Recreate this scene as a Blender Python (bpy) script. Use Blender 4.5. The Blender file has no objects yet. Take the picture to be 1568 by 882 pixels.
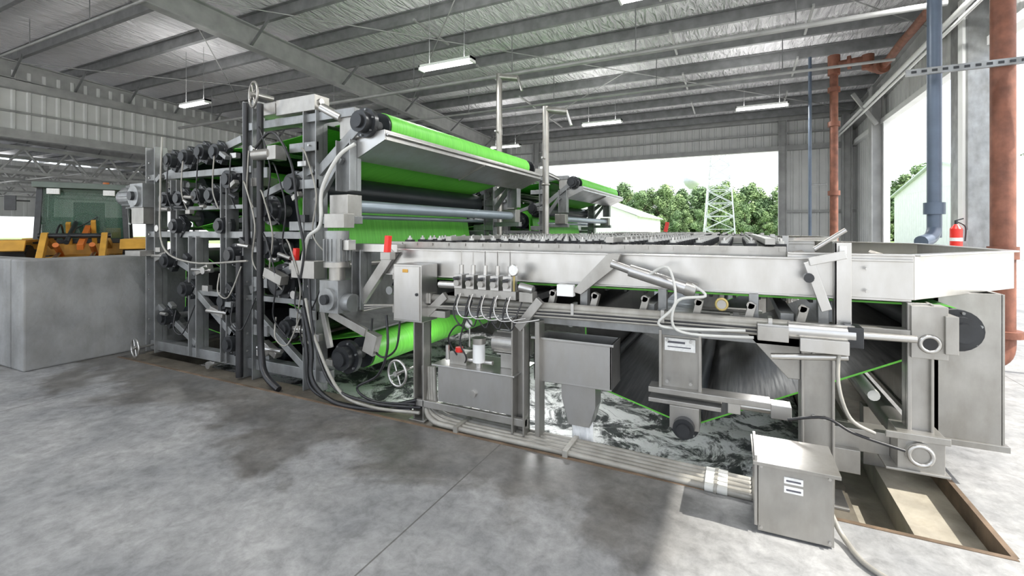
import bpy, math, random
from mathutils import Vector, Matrix, Euler
random.seed(7)
SC=bpy.context.scene
COL=SC.collection

# ------------------------------------------------------------------ materials
def mat(name, base=(.5,.5,.5), rough=.5, metal=0.0, var=.12, vscale=3.0, bump=0.0, bscale=30.0, spec=.5, detail=5, dirt=None, streak=0.0):
    m=bpy.data.materials.new(name); m.use_nodes=True
    nt=m.node_tree; b=nt.nodes['Principled BSDF']; L=nt.links.new
    b.inputs['Roughness'].default_value=rough; b.inputs['Metallic'].default_value=metal
    b.inputs['Specular IOR Level'].default_value=spec
    geo=nt.nodes.new('ShaderNodeNewGeometry')
    n=nt.nodes.new('ShaderNodeTexNoise'); n.inputs['Scale'].default_value=vscale; n.inputs['Detail'].default_value=detail
    L(geo.outputs['Position'],n.inputs['Vector'])
    r=nt.nodes.new('ShaderNodeValToRGB')
    r.color_ramp.elements[0].position=.3; r.color_ramp.elements[1].position=.7
    d=dirt if dirt else tuple(c*(1-var) for c in base)
    r.color_ramp.elements[0].color=(*d,1); r.color_ramp.elements[1].color=(*[min(1,c*(1+var*.6)) for c in base],1)
    L(n.outputs['Fac'],r.inputs['Fac']); out=r.outputs['Color']
    if streak>0:
        mp=nt.nodes.new('ShaderNodeMapping'); mp.inputs['Scale'].default_value=(7,7,3.0); L(geo.outputs['Position'],mp.inputs['Vector'])
        n3=nt.nodes.new('ShaderNodeTexNoise'); n3.inputs['Scale'].default_value=1.0; n3.inputs['Detail'].default_value=7; n3.inputs['Roughness'].default_value=.6
        L(mp.outputs[0],n3.inputs['Vector'])
        r3=nt.nodes.new('ShaderNodeValToRGB'); r3.color_ramp.elements[0].position=.3; r3.color_ramp.elements[1].position=.65
        k=1-streak; r3.color_ramp.elements[0].color=(k,k*.98,k*.94,1); r3.color_ramp.elements[1].color=(1,1,1,1)
        L(n3.outputs['Fac'],r3.inputs['Fac'])
        mx=nt.nodes.new('ShaderNodeMix'); mx.data_type='RGBA'; mx.blend_type='MULTIPLY'; mx.inputs[0].default_value=1
        L(out,mx.inputs[6]); L(r3.outputs['Color'],mx.inputs[7]); out=mx.outputs[2]
        mr=nt.nodes.new('ShaderNodeMapRange'); mr.inputs['To Min'].default_value=rough*1.15; mr.inputs['To Max'].default_value=rough*.9
        mr.inputs['From Min'].default_value=.3; mr.inputs['From Max'].default_value=.7
        L(n3.outputs['Fac'],mr.inputs['Value']); L(mr.outputs[0],b.inputs['Roughness'])
    L(out,b.inputs['Base Color'])
    if bump>0:
        n2=nt.nodes.new('ShaderNodeTexNoise'); n2.inputs['Scale'].default_value=bscale; n2.inputs['Detail'].default_value=4
        L(geo.outputs['Position'],n2.inputs['Vector'])
        bp=nt.nodes.new('ShaderNodeBump'); bp.inputs['Strength'].default_value=bump; bp.inputs['Distance'].default_value=.02
        L(n2.outputs['Fac'],bp.inputs['Height']); L(bp.outputs['Normal'],b.inputs['Normal'])
    return m
M={}
M['steel']=mat('galvanised_steel',(.32,.33,.335),.38,.6,.22,5,streak=.3)
M['stain']=mat('stainless_steel',(.55,.545,.535),.31,.92,.07,2,streak=.12)
M['stain2']=mat('stainless_weathered',(.42,.41,.39),.36,.75,.14,4,streak=.22)
M['black']=mat('black_rubber',(.018,.018,.02),.38,0,.3,8)
M['hub']=mat('black_bearing',(.03,.032,.035),.3,.2,.3,10)
M['darkroll']=mat('dark_roller',(.018,.022,.025),.35,.0,.3,2,spec=.3)
M['bluepipe']=mat('grey_roller',(.34,.40,.45),.3,.4,.1,4)
M['conduit']=mat('grey_conduit',(.34,.33,.30),.45,.2,.2,9,streak=.2)
M['pvc']=mat('white_pvc',(.58,.58,.55),.4,0,.1,6)
M['white']=mat('white_paint',(.78,.79,.78),.45,0,.06,2)
M['panel']=mat('wall_panel_paint',(.66,.67,.66),.5,.05,.1,1.5)
M['rust']=mat('rust_primer_pipe',(.24,.095,.06),.6,.1,.35,7,.1,40,streak=.2)
M['bgpipe']=mat('blue_grey_pipe',(.10,.13,.18),.4,.2,.15,4)
M['beam']=mat('roof_beam_grey',(.38,.385,.38),.5,.25,.2,3)
M['purl']=mat('purlin_galv',(.22,.225,.23),.5,.3,.25,4)
M['red']=mat('red_paint',(.75,.03,.02),.35,0,.1,4)
M['orange']=mat('orange_paint',(.62,.17,.03),.4,0,.15,4)
M['yellow']=mat('loader_yellow',(.60,.32,.05),.45,0,.25,4)
M['lgreen']=mat('loader_green_grey',(.13,.16,.14),.5,.1,.2,4)
M['brass']=mat('brass',(.45,.36,.14),.35,.6,.15,6)
M['wallc']=mat('barrier_concrete',(.26,.265,.265),.8,0,.35,1.7,.25,25,streak=.1)
M['bark']=mat('bark',(.13,.10,.07),.9,0,.3,6)
M['grass']=mat('grass',(.20,.29,.10),.95,0,.3,.6)
M['asphalt']=mat('outdoor_concrete',(.80,.79,.76),.85,0,.10,.8)
M['soil']=mat('damp_trench_concrete',(.38,.35,.29),.6,0,.4,3,.2,30,streak=.2)
M['sludge']=mat('grey_sludge',(.20,.19,.17),.5,0,.3,4,.3,20)
M['roofg']=mat('shed_roof_pale_green',(.60,.66,.63),.5,0,.1,2)
M['tyre']=mat('tyre',(.03,.03,.03),.8,0,.3,9)
M['label']=mat('label_plate',(.80,.80,.78),.4,0,.08,60,detail=0)
M['ink']=mat('label_ink',(.10,.10,.12),.5,0,.1,10)
M['galvt']=mat('tower_steel',(.58,.60,.63),.5,.2,.1,2)
M['pitw']=mat('pit_wall_concrete',(.14,.125,.10),.55,0,.4,3,.2,20,streak=.3)
M['rustc']=mat('rusty_curb_steel',(.17,.12,.08),.6,.1,.5,6,.1,40)
M['foam']=mat('water_foam',(.85,.86,.86),.4,0,.1,30)

def glass():
    m=bpy.data.materials.new('cab_glass'); m.use_nodes=True; b=m.node_tree.nodes['Principled BSDF']
    b.inputs['Base Color'].default_value=(.05,.16,.10,1); b.inputs['Roughness'].default_value=.03
    b.inputs['Alpha'].default_value=.30
    return m
M['glass']=glass()
def emit(name,col,s):
    m=bpy.data.materials.new(name); m.use_nodes=True; b=m.node_tree.nodes['Principled BSDF']
    b.inputs['Base Color'].default_value=(*col,1); b.inputs['Emission Color'].default_value=(*col,1); b.inputs['Emission Strength'].default_value=s
    return m
M['lamp']=emit('fluorescent_diffuser',(1,1,.98),6.0)

def belt(name,c1,c2,rough,metal,cross):
    m=bpy.data.materials.new(name); m.use_nodes=True; nt=m.node_tree; b=nt.nodes['Principled BSDF']
    b.inputs['Roughness'].default_value=rough; b.inputs['Metallic'].default_value=metal
    geo=nt.nodes.new('ShaderNodeNewGeometry'); mp=nt.nodes.new('ShaderNodeMapping')
    nt.links.new(geo.outputs['Position'],mp.inputs['Vector'])
    mp.inputs['Scale'].default_value=(1.0,26,1.0) if not cross else (30,1.2,1.2)
    n=nt.nodes.new('ShaderNodeTexNoise'); n.inputs['Scale'].default_value=2; n.inputs['Detail'].default_value=3
    nt.links.new(mp.outputs['Vector'],n.inputs['Vector'])
    r=nt.nodes.new('ShaderNodeValToRGB'); r.color_ramp.elements[0].position=.3; r.color_ramp.elements[1].position=.7
    r.color_ramp.elements[0].color=(*c1,1); r.color_ramp.elements[1].color=(*c2,1)
    nt.links.new(n.outputs['Fac'],r.inputs['Fac']); nt.links.new(r.outputs['Color'],b.inputs['Base Color'])
    bp=nt.nodes.new('ShaderNodeBump'); bp.inputs['Strength'].default_value=.25; bp.inputs['Distance'].default_value=.005
    nt.links.new(n.outputs['Fac'],bp.inputs['Height']); nt.links.new(bp.outputs['Normal'],b.inputs['Normal'])
    return m
M['green']=belt('green_filter_belt',(.13,.56,.055),(.20,.72,.09),.45,0,False)
M['dgreen']=belt('dark_green_belt',(.04,.15,.03),(.06,.21,.04),.4,0,True)  # outer belt colour darkened to keep green reflections off the water
M['dbelt']=belt('wet_belt_inside',(.022,.023,.023),(.09,.09,.087),.28,.1,True)

def ceiling_mat():
    m=bpy.data.materials.new('roof_insulation'); m.use_nodes=True; nt=m.node_tree; b=nt.nodes['Principled BSDF']
    b.inputs['Roughness'].default_value=.45
    geo=nt.nodes.new('ShaderNodeNewGeometry'); mp=nt.nodes.new('ShaderNodeMapping')
    mp.inputs['Scale'].default_value=(2.6,.6,1); nt.links.new(geo.outputs['Position'],mp.inputs['Vector'])
    n=nt.nodes.new('ShaderNodeTexNoise'); n.inputs['Scale'].default_value=2.4; n.inputs['Detail'].default_value=5; n.inputs['Distortion'].default_value=1.6
    nt.links.new(mp.outputs['Vector'],n.inputs['Vector'])
    r=nt.nodes.new('ShaderNodeValToRGB'); r.color_ramp.elements[0].position=.25; r.color_ramp.elements[1].position=.75
    r.color_ramp.elements[0].color=(.80,.79,.82,1); r.color_ramp.elements[1].color=(.94,.93,.96,1)
    nt.links.new(n.outputs['Fac'],r.inputs['Fac']); nt.links.new(r.outputs['Color'],b.inputs['Base Color'])
    bp=nt.nodes.new('ShaderNodeBump'); bp.inputs['Strength'].default_value=1.0; bp.inputs['Distance'].default_value=.2
    nt.links.new(n.outputs['Fac'],bp.inputs['Height']); nt.links.new(bp.outputs['Normal'],b.inputs['Normal'])
    return m
M['ceil']=ceiling_mat()

def floor_mat():
    m=bpy.data.materials.new('concrete_floor'); m.use_nodes=True; nt=m.node_tree; b=nt.nodes['Principled BSDF']; L=nt.links.new
    N=nt.nodes.new
    geo=N('ShaderNodeNewGeometry'); sep=N('ShaderNodeSeparateXYZ'); L(geo.outputs['Position'],sep.inputs[0])
    def noise(s,d,dist=0,rough=.5):
        n=N('ShaderNodeTexNoise'); n.inputs['Scale'].default_value=s; n.inputs['Detail'].default_value=d; n.inputs['Distortion'].default_value=dist
        n.inputs['Roughness'].default_value=rough
        L(geo.outputs['Position'],n.inputs['Vector']); return n.outputs['Fac']
    def ramp(f,p0,c0,p1,c1):
        r=N('ShaderNodeValToRGB'); r.color_ramp.elements[0].position=p0; r.color_ramp.elements[1].position=p1
        r.color_ramp.elements[0].color=(*c0,1); r.color_ramp.elements[1].color=(*c1,1); L(f,r.inputs['Fac']); return r.outputs['Color']
    def mth(op,a,bb,clamp=False):
        n=N('ShaderNodeMath'); n.operation=op; n.use_clamp=clamp
        for i,v in enumerate((a,bb)):
            if isinstance(v,(int,float)): n.inputs[i].default_value=v
            else: L(v,n.inputs[i])
        return n.outputs[0]
    def mix(f,a,bb,mode='MIX'):
        n=N('ShaderNodeMix'); n.data_type='RGBA'; n.blend_type=mode
        if isinstance(f,(int,float)): n.inputs[0].default_value=f
        else: L(f,n.inputs[0])
        for i,v in ((6,a),(7,bb)):
            if isinstance(v,tuple): n.inputs[i].default_value=(*v,1)
            else: L(v,n.inputs[i])
        return n.outputs[2]
    big=ramp(noise(1.0,9,.4,.65),.35,(.20,.205,.21),.68,(.35,.35,.345))
    fine=ramp(noise(9,9,.3,.75),.34,(.66,.66,.66),.62,(1.1,1.1,1.1))
    col=mix(1.0,big,fine,'MULTIPLY')
    # damp concrete near the press
    wob=mth('MULTIPLY',mth('SUBTRACT',noise(.75,8,.5,.6),.5),3.2)
    y=mth('ADD',sep.outputs['Y'],wob)
    wet=mth('MULTIPLY',mth('SUBTRACT',y,2.35),3.2,True)
    xr=mth('MULTIPLY',mth('SUBTRACT',.1,sep.outputs['X']),1.5,True)
    wet=mth('MULTIPLY',mth('MULTIPLY',wet,xr),ramp(noise(4,5),.3,(.7,.7,.7),.6,(1,1,1)))
    col=mix(wet,col,mix(1.0,col,(.50,.475,.44),'MULTIPLY'))
    def joint(axis,pos):
        d=mth('ABSOLUTE',mth('SUBTRACT',sep.outputs[axis],pos),0)
        return mth('LESS_THAN',d,.005)
    for ax,p in (('X',-1.69),('X',-6.2),('X',2.8),('Y',-1.2)):
        col=mix(mth('MULTIPLY',joint(ax,p),.75),col,(.06,.055,.05))
    L(col,b.inputs['Base Color'])
    rr=mth('SUBTRACT',mth('ADD',.48,mth('MULTIPLY',noise(2.5,4),.35)),mth('MULTIPLY',wet,.28))
    L(rr,b.inputs['Roughness'])
    bp=N('ShaderNodeBump'); bp.inputs['Strength'].default_value=.12; bp.inputs['Distance'].default_value=.01
    L(noise(20,5),bp.inputs['Height']); L(bp.outputs['Normal'],b.inputs['Normal'])
    return m
M['floor']=floor_mat()

def water_mat():
    m=bpy.data.materials.new('foamy_water'); m.use_nodes=True; nt=m.node_tree; b=nt.nodes['Principled BSDF']; L=nt.links.new
    geo=nt.nodes.new('ShaderNodeNewGeometry')
    n=nt.nodes.new('ShaderNodeTexNoise'); n.inputs['Scale'].default_value=2.6; n.inputs['Detail'].default_value=14; n.inputs['Distortion'].default_value=.7; n.inputs['Roughness'].default_value=.78
    L(geo.outputs['Position'],n.inputs['Vector'])
    r=nt.nodes.new('ShaderNodeValToRGB'); r.color_ramp.elements[0].position=.455; r.color_ramp.elements[1].position=.53
    r.color_ramp.elements[0].color=(.07,.075,.077,1); r.color_ramp.elements[1].color=(.98,.98,.99,1)
    L(n.outputs['Fac'],r.inputs['Fac']); L(r.outputs['Color'],b.inputs['Base Color'])
    b.inputs['Roughness'].default_value=.3; b.inputs['Specular IOR Level'].default_value=.35
    bp=nt.nodes.new('ShaderNodeBump'); bp.inputs['Strength'].default_value=.5; bp.inputs['Distance'].default_value=.04
    L(n.outputs['Fac'],bp.inputs['Height']); L(bp.outputs['Normal'],b.inputs['Normal'])
    return m
M['water']=water_mat()
M['leaf']=mat('leaves',(.28,.39,.17),.8,0,.5,.5,dirt=(.12,.19,.08))
M['leaf2']=mat('leaves_dark',(.22,.32,.15),.8,0,.5,.5,dirt=(.09,.16,.07))

# ------------------------------------------------------------------ mesh builder
class MB:
    def __init__(s): s.v=[]; s.f=[]; s.m=[]; s.s=[]; s.names=[]
    def mi(s,k):
        if k not in s.names: s.names.append(k)
        return s.names.index(k)
    def add(s,vs,fs,k,smooth=False):
        o=len(s.v); s.v.extend([tuple(x) for x in vs]); i=s.mi(k)
        for f in fs: s.f.append(tuple(a+o for a in f)); s.m.append(i); s.s.append(smooth)
    def box(s,x0,x1,y0,y1,z0,z1,k):
        if x0>x1:x0,x1=x1,x0
        if y0>y1:y0,y1=y1,y0
        if z0>z1:z0,z1=z1,z0
        s.add([(x0,y0,z0),(x1,y0,z0),(x1,y1,z0),(x0,y1,z0),(x0,y0,z1),(x1,y0,z1),(x1,y1,z1),(x0,y1,z1)],
              [(0,3,2,1),(4,5,6,7),(0,1,5,4),(1,2,6,5),(2,3,7,6),(3,0,4,7)],k)
    def obox(s,c,size,rot,k):
        R=Euler(rot).to_matrix(); c=Vector(c); h=[a/2 for a in size]
        vs=[c+R@Vector((sx*h[0],sy*h[1],sz*h[2])) for sz in(-1,1) for sx,sy in((-1,-1),(1,-1),(1,1),(-1,1))]
        s.add(vs,[(0,3,2,1),(4,5,6,7),(0,1,5,4),(1,2,6,5),(2,3,7,6),(3,0,4,7)],k)
    def frame(s,d):
        d=Vector(d).normalized(); up=Vector((0,0,1)) if abs(d.z)<.95 else Vector((1,0,0))
        a=d.cross(up).normalized(); b=a.cross(d).normalized(); return d,a,b
    def cyl(s,p0,p1,r,k,seg=16,r2=None,kc=None):
        p0=Vector(p0);p1=Vector(p1); r2=r if r2 is None else r2
        d,a,b=s.frame(p1-p0)
        c0=[p0+(a*math.cos(t)+b*math.sin(t))*r for t in [2*math.pi*i/seg for i in range(seg)]]
        c1=[p1+(a*math.cos(t)+b*math.sin(t))*r2 for t in [2*math.pi*i/seg for i in range(seg)]]
        s.add(c0+c1,[(i,(i+1)%seg,seg+(i+1)%seg,seg+i) for i in range(seg)],k,True)
        s.add(c0,[tuple(range(seg))[::-1]],kc or k); s.add(c1,[tuple(range(seg))],kc or k)
    def beam(s,p0,p1,w,h,k,roll=0):
        p0=Vector(p0);p1=Vector(p1); d,a,b=s.frame(p1-p0)
        vs=[p+a*sx*w/2+b*sy*h/2 for p in(p0,p1) for sx,sy in((-1,-1),(1,-1),(1,1),(-1,1))]
        s.add(vs,[(0,3,2,1),(4,5,6,7),(0,1,5,4),(1,2,6,5),(2,3,7,6),(3,0,4,7)],k)
    def ibeam(s,p0,p1,w,h,t,k):
        p0=Vector(p0);p1=Vector(p1); d,a,b=s.frame(p1-p0)
        s.beam(p0,p1,t,h-2*t,k)
        for sg in(1,-1): s.beam(p0+b*sg*(h-t)/2,p1+b*sg*(h-t)/2,w,t,k)
    def tube(s,pts,r,k,seg=8,n=6,smooth=True):
        P=[Vector(p) for p in pts]
        if smooth and len(P)>2:
            Q=[]
            for i in range(len(P)-1):
                a=P[max(i-1,0)];b=P[i];c=P[i+1];d=P[min(i+2,len(P)-1)]
                for j in range(n):
                    t=j/n
                    Q.append(.5*((2*b)+(c-a)*t+(2*a-5*b+4*c-d)*t*t+(3*b-a-3*c+d)*t**3))
            Q.append(P[-1]); P=Q
        rings=[]; a=None
        for i,p in enumerate(P):
            d=(P[min(i+1,len(P)-1)]-P[max(i-1,0)]).normalized()
            if a is None: _,a,_b=s.frame(d)
            a=(a-d*a.dot(d)); 
            if a.length<1e-5: _,a,_b=s.frame(d)
            a.normalize(); b=d.cross(a)
            rings.append([p+(a*math.cos(2*math.pi*q/seg)+b*math.sin(2*math.pi*q/seg))*r for q in range(seg)])
        vs=[v for R in rings for v in R]; fs=[]
        for i in range(len(rings)-1):
            for q in range(seg): fs.append((i*seg+q,i*seg+(q+1)%seg,(i+1)*seg+(q+1)%seg,(i+1)*seg+q))
        s.add(vs,fs,k,True); s.add(rings[0],[tuple(range(seg))[::-1]],k); s.add(rings[-1],[tuple(range(seg))],k)
    def prismY(s,poly,y0,y1,k):
        n=len(poly); vs=[(x,y0,z) for x,z in poly]+[(x,y1,z) for x,z in poly]
        s.add(vs,[tuple(range(n)),tuple(range(2*n-1,n-1,-1))]+[(i,n+i,n+(i+1)%n,(i+1)%n) for i in range(n)],k)
    def prismX(s,poly,x0,x1,k):
        n=len(poly); vs=[(x0,y,z) for y,z in poly]+[(x1,y,z) for y,z in poly]
        s.add(vs,[tuple(range(n)),tuple(range(2*n-1,n-1,-1))]+[(i,n+i,n+(i+1)%n,(i+1)%n) for i in range(n)],k)
    def prismZ(s,poly,z0,z1,k):
        n=len(poly); vs=[(x,y,z0) for x,y in poly]+[(x,y,z1) for x,y in poly]
        s.add(vs,[tuple(range(n))[::-1],tuple(range(n,2*n))]+[(i,(i+1)%n,n+(i+1)%n,n+i) for i in range(n)],k)
    def torus(s,c,axis,R,r,k,seg=20,ss=8):
        c=Vector(c); d,a,b=s.frame(axis); vs=[];fs=[]
        for i in range(seg):
            t=2*math.pi*i/seg; rad=a*math.cos(t)+b*math.sin(t)
            for j in range(ss):
                q=2*math.pi*j/ss; vs.append(c+rad*(R+r*math.cos(q))+d*r*math.sin(q))
        for i in range(seg):
            for j in range(ss): fs.append((i*ss+j,((i+1)%seg)*ss+j,((i+1)%seg)*ss+(j+1)%ss,i*ss+(j+1)%ss))
        s.add(vs,fs,k,True)
    def handwheel(s,c,axis,R,k):
        c=Vector(c); s.torus(c,axis,R,R*.1,k); d,a,b=s.frame(axis)
        s.cyl(c-d*.03,c+d*.03,R*.2,k,12)
        for i in range(4):
            t=math.pi*i/2+.4; s.cyl(c,c+(a*math.cos(t)+b*math.sin(t))*R,R*.07,k,6)
    def hub(s,x,y,z,r,sg=-1):
        s.cyl((x,y,z),(x,y+sg*.05,z),r*1.0,'hub',24)
        s.cyl((x,y+sg*.05,z),(x,y+sg*.13,z),r*.72,'hub',24)
        s.cyl((x,y+sg*.13,z),(x,y+sg*.16,z),r*.45,'hub',16)
        for i in range(6):
            t=i*math.pi/3+.3; px=x+math.cos(t)*r*.86; pz=z+math.sin(t)*r*.86
            s.cyl((px,y+sg*.05,pz),(px,y+sg*.068,pz),r*.07,'steel',6)
    def bolts(s,pts,y,r=.012,k='stain'):
        for x,z in pts: s.cyl((x,y,z),(x,y-.014,z),r,k,6)
    def corr(s,p0,p1,z0,z1,k,pitch=.3,dep=.035,side=1):
        p0=Vector(p0);p1=Vector(p1); L=(p1-p0).length; d=(p1-p0)/L; nrm=Vector((-d.y,d.x,0))*side
        n=max(1,int(L/pitch)); pr=[]; 
        for i in range(n):
            b=i*pitch
            for q,h in((0,0),(.62,0),(.72,1),(.9,1)): pr.append((b+q*pitch,h*dep))
        pr.append((L,0)); vs=[]
        for t,h in pr:
            q=p0+d*t+nrm*h; vs.append((q.x,q.y,z0)); vs.append((q.x,q.y,z1))
        s.add(vs,[(2*i,2*i+2,2*i+3,2*i+1) for i in range(len(pr)-1)],k)
    def ribbon(s,P,y0,y1,t,kout,kin,kedge,closed=True):
        n=len(P); inn=[]
        for i in range(n):
            a=P[(i-1)%n];b=P[(i+1)%n]; dx=b[0]-a[0];dz=b[1]-a[1];l=math.hypot(dx,dz) or 1
            inn.append((P[i][0]-dz/l*t,P[i][1]+dx/l*t))
        def sh(A,k,flip):
            vs=[(x,y0,z) for x,z in A]+[(x,y1,z) for x,z in A]
            f=[(i,(i+1)%n,n+(i+1)%n,n+i) for i in range(n)]
            if flip:f=[q[::-1] for q in f]
            s.add(vs,f,k,True)
        sh(P,kout,False); sh(inn,kin,True)
        for y in(y0,y1):
            vs=[(x,y,z) for x,z in P]+[(x,y,z) for x,z in inn]
            s.add(vs,[(i,(i+1)%n,n+(i+1)%n,n+i) for i in range(n)],kedge)
    def build(s,name,parent=None,bevel=0,loc=None,sx=1.0):
        if sx!=1.0: s.v=[(a*sx,b,c) for a,b,c in s.v]
        me=bpy.data.meshes.new(name); me.from_pydata(s.v,[],s.f); 
        for k in s.names: me.materials.append(M[k])
        me.polygons.foreach_set('material_index',s.m); me.polygons.foreach_set('use_smooth',s.s); me.update()
        o=bpy.data.objects.new(name,me); COL.objects.link(o)
        if parent: o.parent=parent
        if bevel:
            b=o.modifiers.new('bevel','BEVEL'); b.width=bevel; b.segments=2; b.limit_method='ANGLE'; b.angle_limit=math.radians(50)
        if loc: o.location=loc
        return o
def empty(name,loc=(0,0,0)):
    e=bpy.data.objects.new(name,None); e.location=loc; COL.objects.link(e); return e

def belt_path(cs):
    n=len(cs); th=[]
    for i in range(n):
        a=cs[i];b=cs[(i+1)%n]; dx=b[0]-a[0];dz=b[1]-a[1]; D=math.hypot(dx,dz)
        th.append(math.atan2(dz,dx)-math.asin(max(-1,min(1,(b[3]*b[2]-a[3]*a[2])/D))))
    P=[]
    for i in range(n):
        x,z,r,s_=cs[i]; ti=th[i-1]; to=th[i]
        a0=ti-s_*math.pi/2; sw=(to-ti)
        while sw*s_<-1e-6: sw+=s_*2*math.pi
        while sw*s_>2*math.pi: sw-=s_*2*math.pi
        if abs(sw)>1.9*math.pi: sw=0
        k=max(1,int(abs(sw)/.2))
        for j in range(k+1):
            a=a0+sw*j/k; P.append((x+r*math.cos(a),z+r*math.sin(a)))
    return P

# ------------------------------------------------------------------ camera
cam=bpy.data.cameras.new('camera'); co=bpy.data.objects.new('camera',cam); COL.objects.link(co)
co.location=(0,0,1.7); co.rotation_euler=(math.pi/2,0,math.radians(25.9)); cam.lens=16.32; cam.shift_y=-0.0568
cam.clip_end=500; SC.camera=co
SC.view_settings.view_transform='Standard'

# ------------------------------------------------------------------ room shell
f=MB()
f.box(-45,10,-8,3.3,-.3,0,'floor')
f.box(-45,-7.45,3.3,24,-.3,0,'floor')
f.box(-7.45,1.3,7.9,24,-.3,0,'floor')
f.box(1.3,10,3.3,24,-.3,0,'floor')
f.build('floor')
f=MB()
f.box(-7.45,.62,3.3,3.6,-1.2,-.03,'pitw')
f.box(-7.45,-7.3,3.6,7.9,-1.2,-.02,'pitw')
f.box(-7.3,.62,3.6,7.9,-1.35,-1.2,'pitw')
f.box(-7.45,1.3,7.9,8.0,-1.2,-.3,'pitw')
f.box(.62,.72,3.6,7.9,-1.2,-.22,'pitw')
f.box(.62,1.3,3.3,7.9,-.4,-.3,'soil')
f.box(.95,1.3,3.3,7.9,-.3,-.12,'soil')
f.box(-7.45,1.3,3.27,3.3,-.05,.004,'rustc')
f.box(1.28,1.31,3.3,7.9,-.3,.003,'rustc')
f.build('floor_pit')
w=MB()
NX,NY=150,80; vs=[];fs=[]
for j in range(NY+1):
    for i in range(NX+1):
        x=-7.3+7.92*i/NX; y=3.6+4.3*j/NY
        z=-.34+.025*math.sin(x*5+y*3)+.02*math.sin(y*9-x*4)+random.uniform(-.012,.012)
        vs.append((x,y,z))
fs=[(j*(NX+1)+i,j*(NX+1)+i+1,(j+1)*(NX+1)+i+1,(j+1)*(NX+1)+i) for j in range(NY) for i in range(NX)]
w.add(vs,fs,'water',True); w.build('pit_water')

RZ=lambda y: 7.45-.047*y
c=MB()
n=60
ys=[-5+ j*(27.3/n) for j in range(n+1)]; vs=[]
for y in ys: vs+= [(-45,y,RZ(y)),(4.3,y,RZ(y))]
fs=[(2*j,2*j+1,2*j+3,2*j+2) for j in range(n)]
o_=len(vs)
for y in (ys[0],ys[-1]): vs+=[(-45,y,RZ(y)+.12),(4.3,y,RZ(y)+.12)]
fs+=[(o_,o_+2,o_+3,o_+1)]
c.add(vs,fs,'ceil'); c.build('ceiling')

p=MB()
y=-4.4
while y<22:
    z=RZ(y)
    p.box(-45,4.0,y-.012,y+.012,z-.27,z-.01,'purl'); p.box(-45,4.0,y-.01,y+.09,z-.28,z-.262,'purl'); p.box(-45,4.0,y-.1,y+.01,z-.025,z-.01,'purl')
    y+=1.5
p.build('roof_purlins')
r=MB()
for X in (-33,-20,-11,4.0):
    r.ibeam((X,-5,RZ(-5)-.56),(X,22,RZ(22)-.56),.26,.56,.03,'beam')
    y=-4.4
    while y<22:
        for sg in(-1,1):
            if X<4: r.beam((X+sg*.02,y,RZ(y)-.8),(X+sg*.75,y,RZ(y)-.22),.05,.05,'purl')
        y+=1.5 if X!=-11 else 3.0
r.build('roof_rafters')
s=MB()
s.cyl((-19,10.3,5.55),(3.2,10.3,5.55),.05,'beam',10)
s.cyl((-10.5,13.2,5.55),(3.2,13.2,5.55),.035,'beam',8)
s.cyl((-19,5.2,6.35),(3.2,5.2,6.35),.03,'beam',8)
for X in range(-17,3,3):
    s.cyl((X,10.3,5.55),(X,10.3,RZ(10.3)-.2),.012,'purl',6)
    s.cyl((X,13.2,5.55),(X,13.2,RZ(13.2)-.2),.012,'purl',6)
    s.cyl((X+1,5.2,6.35),(X+1,5.2,RZ(5.2)-.2),.01,'purl',6)
for X in(-7,-1.5,1.5):
    for y in(6,9,12,15,18): s.beam((X,y,RZ(y)-.27),(X,y+1.5,RZ(y+1.5)-.27),.05,.05,'beam')
s.build('sprinkler_pipes')
b=MB()
for (x0,y0,x1,y1) in [(-11,6,-3,14),(-3,14,4,21),(-11,14,-3,6),(-3,6,4,14),(-20,6,-11,14),(-20,14,-11,6),(-11,21.5,-3,14)]:
    b.cyl((x0,y0,RZ(y0)-.35),(x1,y1,RZ(y1)-.35),.014,'beam',6)
b.build('roof_bracing_rods')

w=MB()
w.corr((-20,22.0,0),(4.3,22.0,0),5.0,6.42,'panel',side=-1)
w.corr((-20,22.0,0),(-9.2,22.0,0),0,5.0,'panel',side=-1)
w.corr((1.75,22.0,0),(4.3,22.0,0),0,5.0,'panel',side=-1)
w.box(-20,4.2,21.75,21.98,4.92,5.12,'beam'); w.box(-20,4.2,21.7,21.96,6.12,6.35,'beam')
w.box(-20,4.2,21.8,21.96,5.6,5.66,'beam'); w.box(1.75,4.2,21.85,21.97,2.4,2.5,'beam')
w.ibeam((1.65,21.8,0),(1.65,21.8,6.2),.25,.3,.03,'beam'); w.ibeam((-9.2,21.8,0),(-9.2,21.8,6.2),.25,.3,.03,'beam')
w.build('wall_back')
w=MB()
w.corr((4.1,-5,0),(4.1,22,0),5.05,7.7,'panel',side=-1)
w.corr((4.1,17.9,0),(4.1,22,0),0,5.05,'panel',side=-1)
w.box(3.95,4.15,-5,22,4.95,5.1,'white'); w.box(3.9,4.05,-5,22,5.9,6.1,'beam')
w.ibeam((3.85,17.8,0),(3.85,17.8,6.1),.35,.3,.03,'beam')
w.box(3.98,4.14,17.55,17.95,0,5.0,'white')
w.ibeam((3.75,21.5,0),(3.75,21.5,6.1),.3,.3,.03,'beam')
w.box(3.7,4.15,11.0,11.75,0,5.9,'steel'); w.box(3.66,3.7,11.1,11.3,0,5.9,'white')
w.box(3.9,4.15,-4.9,-4.5,0,5.9,'steel')
w.beam((3.8,17.5,4.9),(3.2,17.5,5.9),.1,.1,'beam')
WR=w.build('wall_right')
w=MB()
w.corr((-20,-5,0),(-20,22,0),4.75,6.6,'panel',side=-1,pitch=.35)
w.box(-20.1,-19.8,-5,22,4.5,4.78,'beam'); w.box(-20.05,-19.9,-5,22,5.3,5.36,'beam'); w.box(-20.1,-19.75,-5,22,6.0,6.25,'beam')
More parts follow.
